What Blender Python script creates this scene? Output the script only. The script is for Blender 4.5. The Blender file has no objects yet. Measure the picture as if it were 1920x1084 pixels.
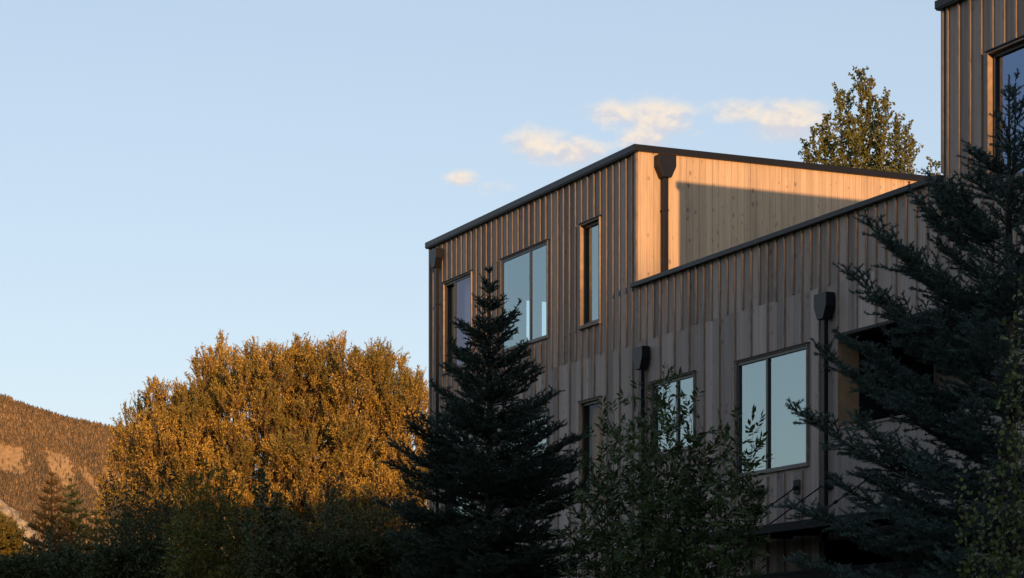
import bpy, math, random
import numpy as np
from mathutils import Vector

scene = bpy.context.scene
COL = scene.collection
R = math.radians

# ------------------------------------------------------------------ camera geometry
F = 4345.0            # focal length in units of a 1920 px wide frame
EYE = 1.7             # height of the lens above the ground
HORIZON = 1300.0      # the level lens is shifted upwards: the horizon lies below the frame
D = np.array((.4085, -.9128, 0)); E = np.array((.9128, .4085, 0)); UP = np.array((0, 0, 1.))
CX, CY = 2.254, 41.5  # outer corner of the sunlit wall


def tF(px):
    u = (px - 960) / F
    return (u * CY - CX) / (.4085 + .9128 * u)


def zF(px, py):
    return (HORIZON - py) / F * (CY - .9128 * tF(px)) + EYE


def tFo(px, off):
    u = (px - 960) / F
    return (u * (CY - .4085 * off) - (CX - .9128 * off)) / (.4085 + .9128 * u)


def at(px, py, Y):
    return np.array(((px - 960) / F * Y, Y, (HORIZON - py) / F * Y + EYE))


# ------------------------------------------------------------------ node helpers
def mat(name):
    m = bpy.data.materials.new(name); m.use_nodes = True
    nt = m.node_tree
    return m, nt, nt.nodes['Principled BSDF']


def N(nt, kind, **k):
    n = nt.nodes.new(kind)
    for a, b in k.items():
        setattr(n, a, b)
    return n


def L(nt, a, b):
    nt.links.new(a, b)


def math_node(nt, op, a, b=None, c=None, clamp=False):
    n = N(nt, 'ShaderNodeMath', operation=op); n.use_clamp = clamp
    for i, v in enumerate((a, b, c)):
        if v is None: continue
        if isinstance(v, (int, float)): n.inputs[i].default_value = v
        else: L(nt, v, n.inputs[i])
    return n.outputs[0]


def mix_col(nt, fac, a, b, blend='MIX'):
    n = N(nt, 'ShaderNodeMix', data_type='RGBA', blend_type=blend)
    for s, v in ((n.inputs[0], fac), (n.inputs[6], a), (n.inputs[7], b)):
        if isinstance(v, (int, float)): s.default_value = v
        elif isinstance(v, tuple): s.default_value = (*v, 1)
        else: L(nt, v, s)
    return n.outputs[2]


def noise(nt, vec, scale, detail=3, rough=.55, dims='3D'):
    n = N(nt, 'ShaderNodeTexNoise', noise_dimensions=dims)
    n.inputs['Scale'].default_value = scale; n.inputs['Detail'].default_value = detail
    n.inputs['Roughness'].default_value = rough
    L(nt, vec, n.inputs['Vector'])
    return n.outputs[0]


def mapping(nt, vec, scale):
    n = N(nt, 'ShaderNodeMapping'); n.inputs['Scale'].default_value = scale
    L(nt, vec, n.inputs['Vector'])
    return n.outputs[0]


def ramp(nt, fac, stops):
    n = N(nt, 'ShaderNodeValToRGB'); cr = n.color_ramp
    while len(cr.elements) < len(stops): cr.elements.new(.5)
    for e, (p, c) in zip(cr.elements, stops):
        e.position = p; e.color = (*c, 1) if isinstance(c, tuple) else (c, c, c, 1)
    L(nt, fac, n.inputs[0])
    return n.outputs[0]


def smooth(nt, v, a, b):
    n = N(nt, 'ShaderNodeMapRange', interpolation_type='SMOOTHSTEP')
    L(nt, v, n.inputs[0]); n.inputs[1].default_value = a; n.inputs[2].default_value = b
    return n.outputs[0]


def plain(name, col, rough=.6, metal=0., spec=.5, var=.0, vscale=8):
    m, nt, p = mat(name)
    p.inputs['Roughness'].default_value = rough; p.inputs['Metallic'].default_value = metal
    p.inputs['Specular IOR Level'].default_value = spec
    if var:
        tc = N(nt, 'ShaderNodeTexCoord')
        n = noise(nt, tc.outputs['Object'], vscale, 4)
        lo = tuple(c * (1 - var) for c in col); hi = tuple(min(1, c * (1 + var)) for c in col)
        L(nt, ramp(nt, n, ((.3, lo), (.7, hi))), p.inputs['Base Color'])
    else:
        p.inputs['Base Color'].default_value = (*col, 1)
    return m


BAT = .264            # spacing of the battens
BAT0 = tF(1200.6)     # first batten right of the corner
ZJ = zF(1226, 633)    # level at which every second batten stops


def board_mat(name, base, base_low, knots, pitch=BAT, off=BAT0, axis='X', groove=False, spread=.22):
    m, nt, p = mat(name)
    tc = N(nt, 'ShaderNodeTexCoord'); v = tc.outputs['Object']
    sx = N(nt, 'ShaderNodeSeparateXYZ'); L(nt, v, sx.inputs[0])
    a = sx.outputs[axis]; z = sx.outputs['Z']
    cell_f = math_node(nt, 'DIVIDE', math_node(nt, 'SUBTRACT', a, off), pitch)
    cell = math_node(nt, 'FLOOR', cell_f)
    low = math_node(nt, 'LESS_THAN', z, ZJ)
    wn = N(nt, 'ShaderNodeTexWhiteNoise', noise_dimensions='2D')
    cb = N(nt, 'ShaderNodeCombineXYZ'); L(nt, cell, cb.inputs[0]); L(nt, low, cb.inputs[1]); L(nt, cb.outputs[0], wn.inputs['Vector'])
    # a different stretch of grain for each board
    cb2 = N(nt, 'ShaderNodeCombineXYZ')
    L(nt, math_node(nt, 'MULTIPLY', a, 26.), cb2.inputs[0]); L(nt, math_node(nt, 'MULTIPLY', z, 1.1), cb2.inputs[2])
    L(nt, math_node(nt, 'MULTIPLY', wn.outputs['Value'], 37.), cb2.inputs[1])
    grain = noise(nt, cb2.outputs[0], 1.6, 5, .65)
    streak = noise(nt, mapping(nt, v, (9, 9, .35)), 1., 3, .5)
    col = mix_col(nt, low, base, base_low)
    bright = math_node(nt, 'ADD', math_node(nt, 'MULTIPLY', math_node(nt, 'SUBTRACT', wn.outputs['Value'], .5), spread * 2),
                       math_node(nt, 'MULTIPLY', math_node(nt, 'SUBTRACT', grain, .5), .75))
    bright = math_node(nt, 'ADD', bright, math_node(nt, 'MULTIPLY', math_node(nt, 'SUBTRACT', streak, .5), .6))
    bright = math_node(nt, 'ADD', bright, 1.0)
    if knots:
        vk = N(nt, 'ShaderNodeTexVoronoi'); vk.inputs['Scale'].default_value = 1.
        cb3 = N(nt, 'ShaderNodeCombineXYZ')
        L(nt, math_node(nt, 'DIVIDE', a, pitch * .9), cb3.inputs[0])
        L(nt, math_node(nt, 'ADD', math_node(nt, 'MULTIPLY', z, 5.), math_node(nt, 'MULTIPLY', wn.outputs['Value'], 9.)), cb3.inputs[2])
        L(nt, math_node(nt, 'MULTIPLY', cell, 3.7), cb3.inputs[1])
        L(nt, cb3.outputs[0], vk.inputs['Vector'])
        pick = N(nt, 'ShaderNodeSeparateColor'); L(nt, vk.outputs['Color'], pick.inputs[0])
        size = math_node(nt, 'ADD', math_node(nt, 'MULTIPLY', pick.outputs[1], 1.5), .35)
        k = smooth(nt, math_node(nt, 'DIVIDE', vk.outputs['Distance'], size), .20, .05)
        k = math_node(nt, 'MULTIPLY', k, math_node(nt, 'GREATER_THAN', pick.outputs[0], .30))
        bright = math_node(nt, 'SUBTRACT', bright, math_node(nt, 'MULTIPLY', k, knots))
    if groove:
        fr = math_node(nt, 'FRACT', cell_f)
        g = math_node(nt, 'LESS_THAN', fr, .06) if groove is True else math_node(nt, 'MULTIPLY', math_node(nt, 'LESS_THAN', math_node(nt, 'ABSOLUTE', math_node(nt, 'SUBTRACT', fr, .5)), .022), .55)
        bright = math_node(nt, 'SUBTRACT', bright, math_node(nt, 'MULTIPLY', g, .45))
    bright = math_node(nt, 'MAXIMUM', bright, .12)
    cbw = N(nt, 'ShaderNodeCombineXYZ')
    for i in range(3): L(nt, bright, cbw.inputs[i])
    L(nt, mix_col(nt, 1., col, cbw.outputs[0], 'MULTIPLY'), p.inputs['Base Color'])
    p.inputs['Roughness'].default_value = .78
    p.inputs['Specular IOR Level'].default_value = .25
    return m


M = {}
M['boards'] = board_mat('weathered_boards', (.298, .232, .202), (.325, .258, .228), .3, spread=.33, groove=.5)
M['flat_boards'] = board_mat('flush_boards', (.26, .208, .175), (.24, .195, .17), .45, pitch=.133, groove=True, spread=.08)
M['larch'] = board_mat('fresh_larch', (.58, .392, .245), (.58, .392, .245), .42, pitch=.133, off=.05, axis='Y', groove=True, spread=.10)
M['batten_face'] = plain('batten_face', (.265, .210, .178), .8, spec=.2, var=.25, vscale=5)
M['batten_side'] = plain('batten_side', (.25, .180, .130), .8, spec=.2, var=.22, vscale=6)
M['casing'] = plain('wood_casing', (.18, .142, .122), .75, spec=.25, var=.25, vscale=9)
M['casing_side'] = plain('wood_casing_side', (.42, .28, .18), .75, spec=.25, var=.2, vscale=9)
M['reveal'] = plain('loggia_reveal', (.24, .155, .09), .8, spec=.2, var=.2, vscale=7)
M['steel'] = plain('dark_steel', (.011, .011, .014), .38, spec=.18, var=.15, vscale=3)
M['black_steel'] = plain('black_steel', (.006, .006, .0075), .55, spec=.2)
M['frame'] = plain('black_frame', (.016, .016, .018), .4, spec=.5)
M['plaster'] = plain('plaster', (.55, .53, .50), .9, spec=.1)
M['roofing'] = plain('roofing', (.10, .10, .10), .9, spec=.1, var=.2)
M['blind'] = plain('blind_fabric', (.36, .34, .40), .9, spec=.1)  # white blind, with shade and reflection put into a lilac colour
M['backing'] = plain('brown_reflection', (.50, .22, .07), .9, spec=.1, var=.2)  # brown reflection put into the colour of a sheet behind the narrow pane


def glass_mat(name, refl, trans, rough=.0):
    m = bpy.data.materials.new(name); m.use_nodes = True
    nt = m.node_tree; nt.nodes.clear()
    g = N(nt, 'ShaderNodeBsdfGlossy'); g.inputs['Color'].default_value = (*refl, 1); g.inputs['Roughness'].default_value = rough
    t = N(nt, 'ShaderNodeBsdfTransparent'); t.inputs['Color'].default_value = (*trans, 1)
    a = N(nt, 'ShaderNodeAddShader'); o = N(nt, 'ShaderNodeOutputMaterial')
    L(nt, g.outputs[0], a.inputs[0]); L(nt, t.outputs[0], a.inputs[1]); L(nt, a.outputs[0], o.inputs[0])
    return m


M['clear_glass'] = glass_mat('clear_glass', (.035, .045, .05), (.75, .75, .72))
M['glass'] = glass_mat('coated_glass', (.28, .34, .35), (.36, .45, .45))
M['deep_glass'] = glass_mat('deep_glass', (.15, .20, .30), (.2, .22, .25))
M['violet_reflect_glass'] = glass_mat('violet_reflect_glass', (.15, .145, .18), (.70, .69, .72))  # violet tint stands in for the reflection over the blind


# ------------------------------------------------------------------ mesh helpers
class MB:
    def __init__(s): s.v = []; s.f = []; s.m = []

    def quad(s, a, b, c, d, m=0):
        i = len(s.v); s.v += [a, b, c, d]; s.f.append((i, i + 1, i + 2, i + 3)); s.m.append(m)

    def box(s, x0, x1, y0, y1, z0, z1, m=0, side=None):
        i = len(s.v)
        s.v += [(x0, y0, z0), (x1, y0, z0), (x1, y1, z0), (x0, y1, z0), (x0, y0, z1), (x1, y0, z1), (x1, y1, z1), (x0, y1, z1)]
        fs = [(0, 3, 2, 1), (4, 5, 6, 7), (0, 1, 5, 4), (1, 2, 6, 5), (2, 3, 7, 6), (3, 0, 4, 7)]
        s.f += [tuple(i + k for k in f) for f in fs]
        sm = m if side is None else side
        s.m += [m, m, m, sm, m, sm]

    def prism(s, poly, y0, y1, m=0):
        """poly: list of (x, z), extruded along y"""
        n = len(poly); i = len(s.v)
        s.v += [(x, y0, z) for x, z in poly] + [(x, y1, z) for x, z in poly]
        s.f.append(tuple(range(i, i + n))); s.f.append(tuple(range(i + 2 * n - 1, i + n - 1, -1))); s.m += [m, m]
        for k in range(n):
            j = (k + 1) % n
            s.f.append((i + k, i + n + k, i + n + j, i + j)); s.m.append(m)

    def prism_x(s, poly, x0, x1, m=0):
        """poly: list of (y, z), extruded along x"""
        n = len(poly); i = len(s.v)
        s.v += [(x0, y, z) for y, z in poly] + [(x1, y, z) for y, z in poly]
        s.f.append(tuple(range(i, i + n))); s.f.append(tuple(range(i + 2 * n - 1, i + n - 1, -1))); s.m += [m, m]
        for k in range(n):
            j = (k + 1) % n
            s.f.append((i + k, i + n + k, i + n + j, i + j)); s.m.append(m)

    def tube(s, p0, p1, r, n=8, m=0):
        p0 = Vector(p0); p1 = Vector(p1); d = (p1 - p0).normalized()
        a = d.orthogonal().normalized(); b = d.cross(a); i = len(s.v)
        for p in (p0, p1):
            for k in range(n):
                t = 2 * math.pi * k / n
                s.v.append(tuple(p + a * (r * math.cos(t)) + b * (r * math.sin(t))))
        for k in range(n):
            j = (k + 1) % n
            s.f.append((i + k, i + j, i + n + j, i + n + k)); s.m.append(m)
        s.f.append(tuple(range(i + n - 1, i - 1, -1))); s.f.append(tuple(range(i + n, i + 2 * n))); s.m += [m, m]

    def build(s, name, mats, parent=None, bevel=0):
        me = bpy.data.meshes.new(name); me.from_pydata(s.v, [], s.f)
        for k in (mats if isinstance(mats, (list, tuple)) else [mats]): me.materials.append(k)
        me.polygons.foreach_set('material_index', s.m); me.update()
        o = bpy.data.objects.new(name, me); COL.objects.link(o)
        if parent is not None: o.parent = parent
        if bevel:
            b = o.modifiers.new('bevel', 'BEVEL'); b.width = bevel; b.segments = 2; b.limit_method = 'ANGLE'
        return o


def raw_mesh(name, verts, faces, mats, parent=None, smooth_shade=False):
    """verts (n,3) array, faces (m,k) array with the same k for all"""
    me = bpy.data.meshes.new(name)
    verts = np.ascontiguousarray(verts, dtype=np.float32); faces = np.ascontiguousarray(faces, dtype=np.int32)
    m, k = faces.shape
    me.vertices.add(len(verts)); me.vertices.foreach_set('co', verts.ravel())
    me.loops.add(m * k); me.loops.foreach_set('vertex_index', faces.ravel())
    me.polygons.add(m); me.polygons.foreach_set('loop_start', np.arange(0, m * k, k, dtype=np.int32))
    if smooth_shade: me.polygons.foreach_set('use_smooth', np.ones(m, dtype=bool))
    for x in (mats if isinstance(mats, (list, tuple)) else [mats]): me.materials.append(x)
    me.update(calc_edges=True); me.validate()
    o = bpy.data.objects.new(name, me); COL.objects.link(o)
    if parent is not None: o.parent = parent
    return o


def tag(o, label=None, cat=None, group=None, kind=None):
    for k, v in (('label', label), ('category', cat), ('group', group), ('kind', kind)):
        if v: o[k] = v
    return o


def empty(name, loc=(0, 0, 0), rz=0., label=None, cat=None, group=None, parent=None):
    o = bpy.data.objects.new(name, None); COL.objects.link(o)
    o.location = loc; o.rotation_euler = (0, 0, rz); o.empty_display_size = .3
    if parent is not None: o.parent = parent
    return tag(o, label, cat, group)


# ================================================================== THE BUILDING
ANG = math.atan2(D[1], D[0])
bld = empty('apartment_building', (CX, CY, 0), ANG,
            'timber clad apartment block with vertical battens, dark roof caps and one sunlit end wall', 'building')

T_FAR = tF(807); T_TOW = tF(1768.5); T_END = 17.5; DEPTH = 10.0
CAPH = .115
Z_TOP = 11.52                     # top of the high roof caps
Z_LOW = zF(1188.5, 533)           # top of the low roof cap
Z_FL2, Z_FL3 = 4.45, 7.75

wins = {}


def wrect(name, tl, tr, bl=None, br=None):
    t0, t1 = tF(tl[0]), tF(tr[0])
    z1 = (zF(*tl) + zF(*tr)) / 2
    zs = [zF(*q) for q in (bl, br) if q]
    z0 = sum(zs) / len(zs) if zs else None
    wins[name] = [t0, t1, z0, z1]


wrect('tall_left', (833.6, 530), (886.9, 509.7), (833.6, 699.6))
wrect('slider', (941.6, 486.8), (1029.8, 451), None, (1029.3, 634))
wrect('slit', (1090.2, 421.8), (1127.7, 405.9), (1090.6, 614.9), (1126.7, 603.2))
wrect('low_slit', (1088.4, 753.4), (1129.2, 745))
wrect('mid', (1223, 718.5), (1305, 696.4))
wrect('big', (1383.3, 679.2), (1518, 643.8), None, (1516.7, 874.6))
wrect('tower', (1854.3, 99.8), (1919.6, 71))
wins['low_slit'][2] = wins['low_slit'][3] - 1.85
wins['mid'][2] = zF(1300, 842)
wins['tower'][1] += .35; wins['tower'][2] = wins['tower'][3] - 1.85
h = wins['tall_left']; wins['low_left'] = [h[0], h[1], wins['big'][2] + .1, wins['low_slit'][3]]
h = wins['slider']; wins['low_slider'] = [h[0], h[1], wins['big'][2] + .1, wins['low_slit'][3]]

LOG_T0 = tF(1571); LOG_T1 = 11.2; LOG_Z1 = zF(1571, 634); LOG_Z0 = zF(1584, 804)
ENT_T0 = tF(1541); ENT_T1 = 9.0; ENT_Z1 = 4.05
holes = [tuple(w) for w in wins.values()] + [(LOG_T0, LOG_T1, LOG_Z0, LOG_Z1), (ENT_T0, ENT_T1, 0, ENT_Z1)]


def rects_with_holes(x0, x1, z0, z1, hs):
    xs = sorted({x0, x1, *[min(max(v, x0), x1) for h in hs for v in h[:2]]})
    zs = sorted({z0, z1, *[min(max(v, z0), z1) for h in hs for v in h[2:]]})
    out = []
    for a, b in zip(xs, xs[1:]):
        run = None
        for c, d in zip(zs, zs[1:]):
            mx, mz = (a + b) / 2, (c + d) / 2
            solid = not any(h[0] < mx < h[1] and h[2] < mz < h[3] for h in hs)
            if solid:
                run = (run[0], d) if run else (c, d)
            elif run:
                out.append((a, b, *run)); run = None
        if run: out.append((a, b, *run))
    return out


ROOF_HI = Z_TOP - CAPH
ROOF_LO = Z_LOW - .082
FLAT_T = tF(1563)
segs = [(T_FAR, 0, 0, ROOF_HI), (0, T_TOW, 0, ROOF_LO), (T_TOW, T_END, 0, ROOF_HI)]
mb = MB(); inner = MB()
for a, b, c, d in segs:
    for x0, x1, z0, z1 in rects_with_holes(a, b, c, d, holes + [(FLAT_T, FLAT_T, LOG_Z1, LOG_Z1)]):
        flat = x0 >= FLAT_T - 1e-6 and x1 <= LOG_T1 + 1e-6 and z1 <= LOG_Z1 + 1e-6
        mb.quad((x0, 0, z0), (x1, 0, z0), (x1, 0, z1), (x0, 0, z1), 1 if flat else 0)
        inner.quad((x0, .22, z0), (x0, .22, z1), (x1, .22, z1), (x1, .22, z0), 0)

# battens: laid over the boards, interrupted at openings, every second one stops at the joint
rng = np.random.RandomState(3)


def cut(z0, z1, bars):
    out = [(z0, z1)]
    for a, b in bars:
        nxt = []
        for p, q in out:
            if b <= p or a >= q: nxt.append((p, q)); continue
            if a > p: nxt.append((p, a))
            if b < q: nxt.append((b, q))
        out = nxt
    return [o for o in out if o[1] - o[0] > .05]


i0 = math.ceil((T_FAR + .03 - BAT0) / BAT)
i = i0
while BAT0 + i * BAT < T_END - .05:
    t = BAT0 + i * BAT + rng.uniform(-.006, .006)
    top = ROOF_LO if 0 < t < T_TOW else ROOF_HI
    bars = [(h[2] - .05, h[3] + .035) for h in holes if h[0] - .05 < t < h[1] + .05]
    if t > FLAT_T and t < LOG_T1: bars.append((0, LOG_Z1))
    z0 = ZJ + rng.uniform(-.02, .02) if i % 2 == 0 and t < T_TOW else .3
    for a, b in cut(z0, top - .004, bars):
        w = .0195 + rng.uniform(-.001, .001)
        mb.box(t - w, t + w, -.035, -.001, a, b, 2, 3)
    i += 1
# corner boards
mb.box(-.075, -.001, -.042, -.0015, Z_LOW + .02, ROOF_HI - .004, 2, 3)
mb.box(T_FAR, T_FAR + .07, -.042, -.0015, .3, ROOF_HI - .004, 2, 3)
mb.box(T_TOW + .002, T_TOW + .05, -.042, -.0015, Z_LOW + .02, ROOF_HI - .004, 2, 3)
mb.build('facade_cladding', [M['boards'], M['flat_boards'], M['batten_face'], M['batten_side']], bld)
inner.build('inner_lining', M['plaster'], bld)

# end walls, back, roofs, floors
sw = MB(); sw.quad((0, 0, ROOF_LO - .5), (0, DEPTH, ROOF_LO - .5), (0, DEPTH, ROOF_HI), (0, 0, ROOF_HI))
sw.quad((-.22, .22, ROOF_LO - .5), (-.22, .22, ROOF_HI), (-.22, DEPTH, ROOF_HI), (-.22, DEPTH, ROOF_LO - .5))
sw.build('sunlit_end_wall', M['larch'], bld)['label'] = 'smooth pale larch end wall catching the low sun'

ew = MB()                                             # the far end wall with a window seen through the rooms
EW = [(2.21, 2.45, 8.85, 10.42), (2.585, 3.6, 8.85, 10.42)]
for y0, y1, z0, z1 in rects_with_holes(0, DEPTH, 0, ROOF_HI, EW):
    ew.quad((T_FAR, y0, z0), (T_FAR, y0, z1), (T_FAR, y1, z1), (T_FAR, y1, z0))
    ew.quad((T_FAR + .2, y0, z0), (T_FAR + .2, y1, z0), (T_FAR + .2, y1, z1), (T_FAR + .2, y0, z1), 1)
for y0, y1, z0, z1 in EW:
    ew.quad((T_FAR, y0, z0), (T_FAR + .2, y0, z0), (T_FAR + .2, y0, z1), (T_FAR, y0, z1), 1)
    ew.quad((T_FAR, y1, z0), (T_FAR, y1, z1), (T_FAR + .2, y1, z1), (T_FAR + .2, y1, z0), 1)
    ew.quad((T_FAR, y0, z0), (T_FAR, y1, z0), (T_FAR + .2, y1, z0), (T_FAR + .2, y0, z0), 1)
    ew.quad((T_FAR, y0, z1), (T_FAR + .2, y0, z1), (T_FAR + .2, y1, z1), (T_FAR, y1, z1), 1)
ew.build('far_end_wall', [M['boards'], M['plaster']], bld)

bw = MB()
bw.quad((T_FAR, DEPTH, 0), (T_FAR, DEPTH, ROOF_HI), (0, DEPTH, ROOF_HI), (0, DEPTH, 0))
bw.quad((0, DEPTH, 0), (0, DEPTH, ROOF_LO), (T_TOW, DEPTH, ROOF_LO), (T_TOW, DEPTH, 0))
bw.quad((T_TOW, DEPTH, 0), (T_TOW, DEPTH, ROOF_HI), (T_END, DEPTH, ROOF_HI), (T_END, DEPTH, 0))
bw.quad((T_END, 0, 0), (T_END, DEPTH, 0), (T_END, DEPTH, ROOF_HI), (T_END, 0, ROOF_HI))
bw.quad((T_TOW, 0, ROOF_LO - .5), (T_TOW, 0, ROOF_HI), (T_TOW, DEPTH, ROOF_HI), (T_TOW, DEPTH, ROOF_LO - .5))
bw.build('rear_wall', M['boards'], bld)

rf = MB()
for a, b, z in ((T_FAR, 0, ROOF_HI - .25), (0, T_TOW, ROOF_LO - .32), (T_TOW, T_END, ROOF_HI - .25)):
    rf.box(a + .03, b - .03, .03, DEPTH - .03, z - .18, z)
rf.build('roof', M['roofing'], bld)
fl = MB()
for z in (Z_FL2, Z_FL3):
    fl.box(T_FAR + .21, LOG_T0 - .25, .23, DEPTH - .05, z - .25, z)
    fl.box(LOG_T1 + .25, T_END - .05, .23, DEPTH - .05, z - .25, z)
for t in (-7.25, -3.1, -.35, 2.1, 5.6):
    fl.box(t, t + .1, .6, DEPTH - .1, .1, Z_FL2 - .26)
    fl.box(t, t + .1, .6, DEPTH - .1, Z_FL2 + .01, Z_FL3 - .26)
fl.box(-3.1, -3., .23, DEPTH - .1, Z_FL3 + .01, ROOF_HI - .45)
fl.build('interior_floor', M['plaster'], bld)

# roof caps
cp = MB(); O = .06
cp.box(T_FAR - O, O, -O - .046, .3, ROOF_HI, Z_TOP)
cp.box(-.3, O, .302, DEPTH + O, ROOF_HI, Z_TOP - .001)
cp.box(T_FAR - O, T_FAR + .3, .302, DEPTH + O, ROOF_HI, Z_TOP - .001)
cp.box(T_FAR - O + .012, O - .012, -O - .034, -.01, ROOF_HI - .022, ROOF_HI - .001)
cp.build('high_roof_cap', M['steel'], bld, .004)
cp = MB()
cp.box(-.09, T_TOW - .003, -O - .046, .26, ROOF_LO + .035, Z_LOW)
cp.box(-.09, T_TOW - .003, -O - .056, -.002, ROOF_LO, ROOF_LO + .034)
cp.build('low_roof_cap', M['steel'], bld, .004)
cp = MB()
cp.box(T_TOW - O, T_END + O, -O - .046, .3, ROOF_HI + .0, Z_TOP)
cp.box(T_TOW - O, T_TOW + .3, .302, DEPTH + O, ROOF_HI, Z_TOP - .001)
cp.box(T_TOW - O + .012, T_END + O - .012, -O - .034, -.01, ROOF_HI - .022, ROOF_HI - .001)
cp.build('tower_roof_cap', M['steel'], bld, .004)


# windows -----------------------------------------------------------
def window(key, recess, glass_depth, mull=None, blind=None, sill=True, label=None, deep_first=0.):
    """recess: where the black frame starts behind the board face; glass_depth: how far the pane lies behind the frame's front"""
    t0, t1, z0, z1 = wins[key]
    cw, P = (.034 if sill else .024), .047
    c = MB(); yb = .12
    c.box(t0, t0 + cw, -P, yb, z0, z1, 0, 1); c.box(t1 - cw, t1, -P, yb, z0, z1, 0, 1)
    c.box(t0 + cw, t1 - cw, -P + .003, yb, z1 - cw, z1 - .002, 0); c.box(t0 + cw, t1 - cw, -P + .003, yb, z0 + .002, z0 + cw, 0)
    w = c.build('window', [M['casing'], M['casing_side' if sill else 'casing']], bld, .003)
    if label: w['label'] = label
    s = MB(); s.box(t0 - .02, t1 + .02, -P - .02, -.001, z1 + .002, z1 + .016); s.build('head_flashing', M['steel'], w)
    if sill:
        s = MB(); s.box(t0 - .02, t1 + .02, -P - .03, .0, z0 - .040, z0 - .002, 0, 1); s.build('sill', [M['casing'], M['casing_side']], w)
    f = MB(); fw = .048
    a, b, c0, c1 = t0 + cw, t1 - cw, z0 + cw, z1 - cw
    y0, y1 = recess, max(recess + .09, .14)
    f.box(a + .001, a + fw, y0, y1, c0 + .001, c1 - .001); f.box(b - fw, b - .001, y0, y1, c0 + .001, c1 - .001)
    f.box(a + fw, b - fw, y0 + .003, y1, c1 - fw, c1 - .001); f.box(a + fw, b - fw, y0 + .003, y1, c0 + .001, c0 + fw)
    edges = [a + fw, b - fw]
    if mull is not None:
        f.box(mull - .03, mull + .03, y0 + .001, y1, c0 + fw, c1 - fw)
        edges = [a + fw, mull - .03, mull + .03, b - fw]
    f.build('frame', M['frame'], w, .003)
    for k in range(0, len(edges), 2):
        yp = recess + glass_depth + (deep_first if k == 0 else 0)
        q = MB(); q.quad((edges[k], yp, c0 + fw), (edges[k + 1], yp, c0 + fw), (edges[k + 1], yp, c1 - fw), (edges[k], yp, c1 - fw))
        q.build('pane', M['clear_glass' if key == 'low_slit' else 'violet_reflect_glass' if key == 'tall_left' and k else 'deep_glass' if key == 'tower' else 'glass'], w)
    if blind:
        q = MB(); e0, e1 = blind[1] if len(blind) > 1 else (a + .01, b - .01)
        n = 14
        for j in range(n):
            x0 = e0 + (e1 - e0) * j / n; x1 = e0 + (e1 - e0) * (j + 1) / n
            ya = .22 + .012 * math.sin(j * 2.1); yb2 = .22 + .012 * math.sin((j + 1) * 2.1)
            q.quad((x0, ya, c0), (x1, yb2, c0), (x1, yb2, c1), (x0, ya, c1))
        q.build('backing', blind[0], w)
    return w


w = wins['tall_left']
m1 = tF(853.2)
window('tall_left', -.01, .02, m1, (M['blind'], (m1, w[1] - .05)), label='window with a white blind behind its right pane, shade and reflection painted lilac', deep_first=.075)
window('slider', -.03, .022, tF(996.3), sill=False)
window('slit', .035, .045)
window('low_slit', .02, .045, None, (M['backing'],), label='narrow window, its brown reflection imitated by a coloured curtain')
window('mid', -.005, .03, tF(1269.5), sill=False)
window('big', -.025, .035, tF(1440), sill=False)
window('tower', .035, .045)
window('low_left', -.01, .02, m1, deep_first=.075)
window('low_slider', -.03, .022, tF(996.3), sill=False)


# rain hoppers and downpipes -----------------------------------------
def hopper_poly(c, top):
    return [(c - .18, top), (c - .18, top - .20), (c - .085, top - .40), (c + .085, top - .40), (c + .18, top - .20), (c + .18, top)]


def hopper_front(tc, ztop, zbot, tpipe=None):
    o = MB(); o.prism(hopper_poly(tc, ztop)[::-1], -.20, -.036)
    hp = o.build('rain_hopper', M['steel'], bld, .008)
    p = MB(); tp = tc if tpipe is None else tpipe
    p.box(tp - .05, tp + .05, -.15, -.075, zbot, ztop - .395)
    z = ztop - 1.2
    while z > zbot + .3:
        p.box(tp - .057, tp + .057, -.156, -.036, z, z + .035); z -= 2.4
    p.build('downpipe', M['steel'], hp, .006)


for xa, xb, py in ((805.8, 817, 464.5), (1186.6, 1203, 648), (1526, 1548, 546.5)):
    ta, tb = tFo(xa, .2), tFo(xb, .2)
    zt = (HORIZON - py) / F * (CY - .4085 * .2 - .9128 * tb) + EYE
    hopper_front((ta + tb) / 2, zt, .1)
# the one on the sunlit wall: the same shape turned through a right angle
sc = .50 + .0
o = MB(); zt = (HORIZON - 293) / F * 41.65 + EYE
o.prism_x([(y, z) for y, z in hopper_poly(sc, zt)], .03, .195)
hp = o.build('rain_hopper', M['steel'], bld, .008)
p = MB(); p.box(.045, .135, sc - .05, sc + .05, Z_LOW - .35, zt - .395)
p.box(.003, .141, sc - .057, sc + .057, zt - 1.0, zt - .965)
p.build('downpipe', M['steel'], hp, .006)

# loggia ----------------------------------------------------------------
lg = MB(); LD = 1.75
lg.quad((LOG_T0, 0, LOG_Z0), (LOG_T0, .38, LOG_Z0), (LOG_T0, .38, LOG_Z1), (LOG_T0, 0, LOG_Z1), 0)
lg.box(LOG_T0 - .05, LOG_T0 - .002, .381, LD, LOG_Z0 - .9, LOG_Z1, 1)
lg.quad((LOG_T0, LD, LOG_Z0 - .9), (LOG_T1, LD, LOG_Z0 - .9), (LOG_T1, LD, LOG_Z1), (LOG_T0, LD, LOG_Z1), 2)
lg.quad((LOG_T1, 0, LOG_Z0 - .9), (LOG_T1, 0, LOG_Z1), (LOG_T1, LD, LOG_Z1), (LOG_T1, LD, LOG_Z0 - .9), 2)
lg.quad((LOG_T0, .0, LOG_Z1), (LOG_T0, LD, LOG_Z1), (LOG_T1, LD, LOG_Z1), (LOG_T1, 0, LOG_Z1), 1)
lg.quad((LOG_T0, .1, LOG_Z0 - .9), (LOG_T1, .1, LOG_Z0 - .9), (LOG_T1, LD, LOG_Z0 - .9), (LOG_T0, LD, LOG_Z0 - .9), 2)
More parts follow.
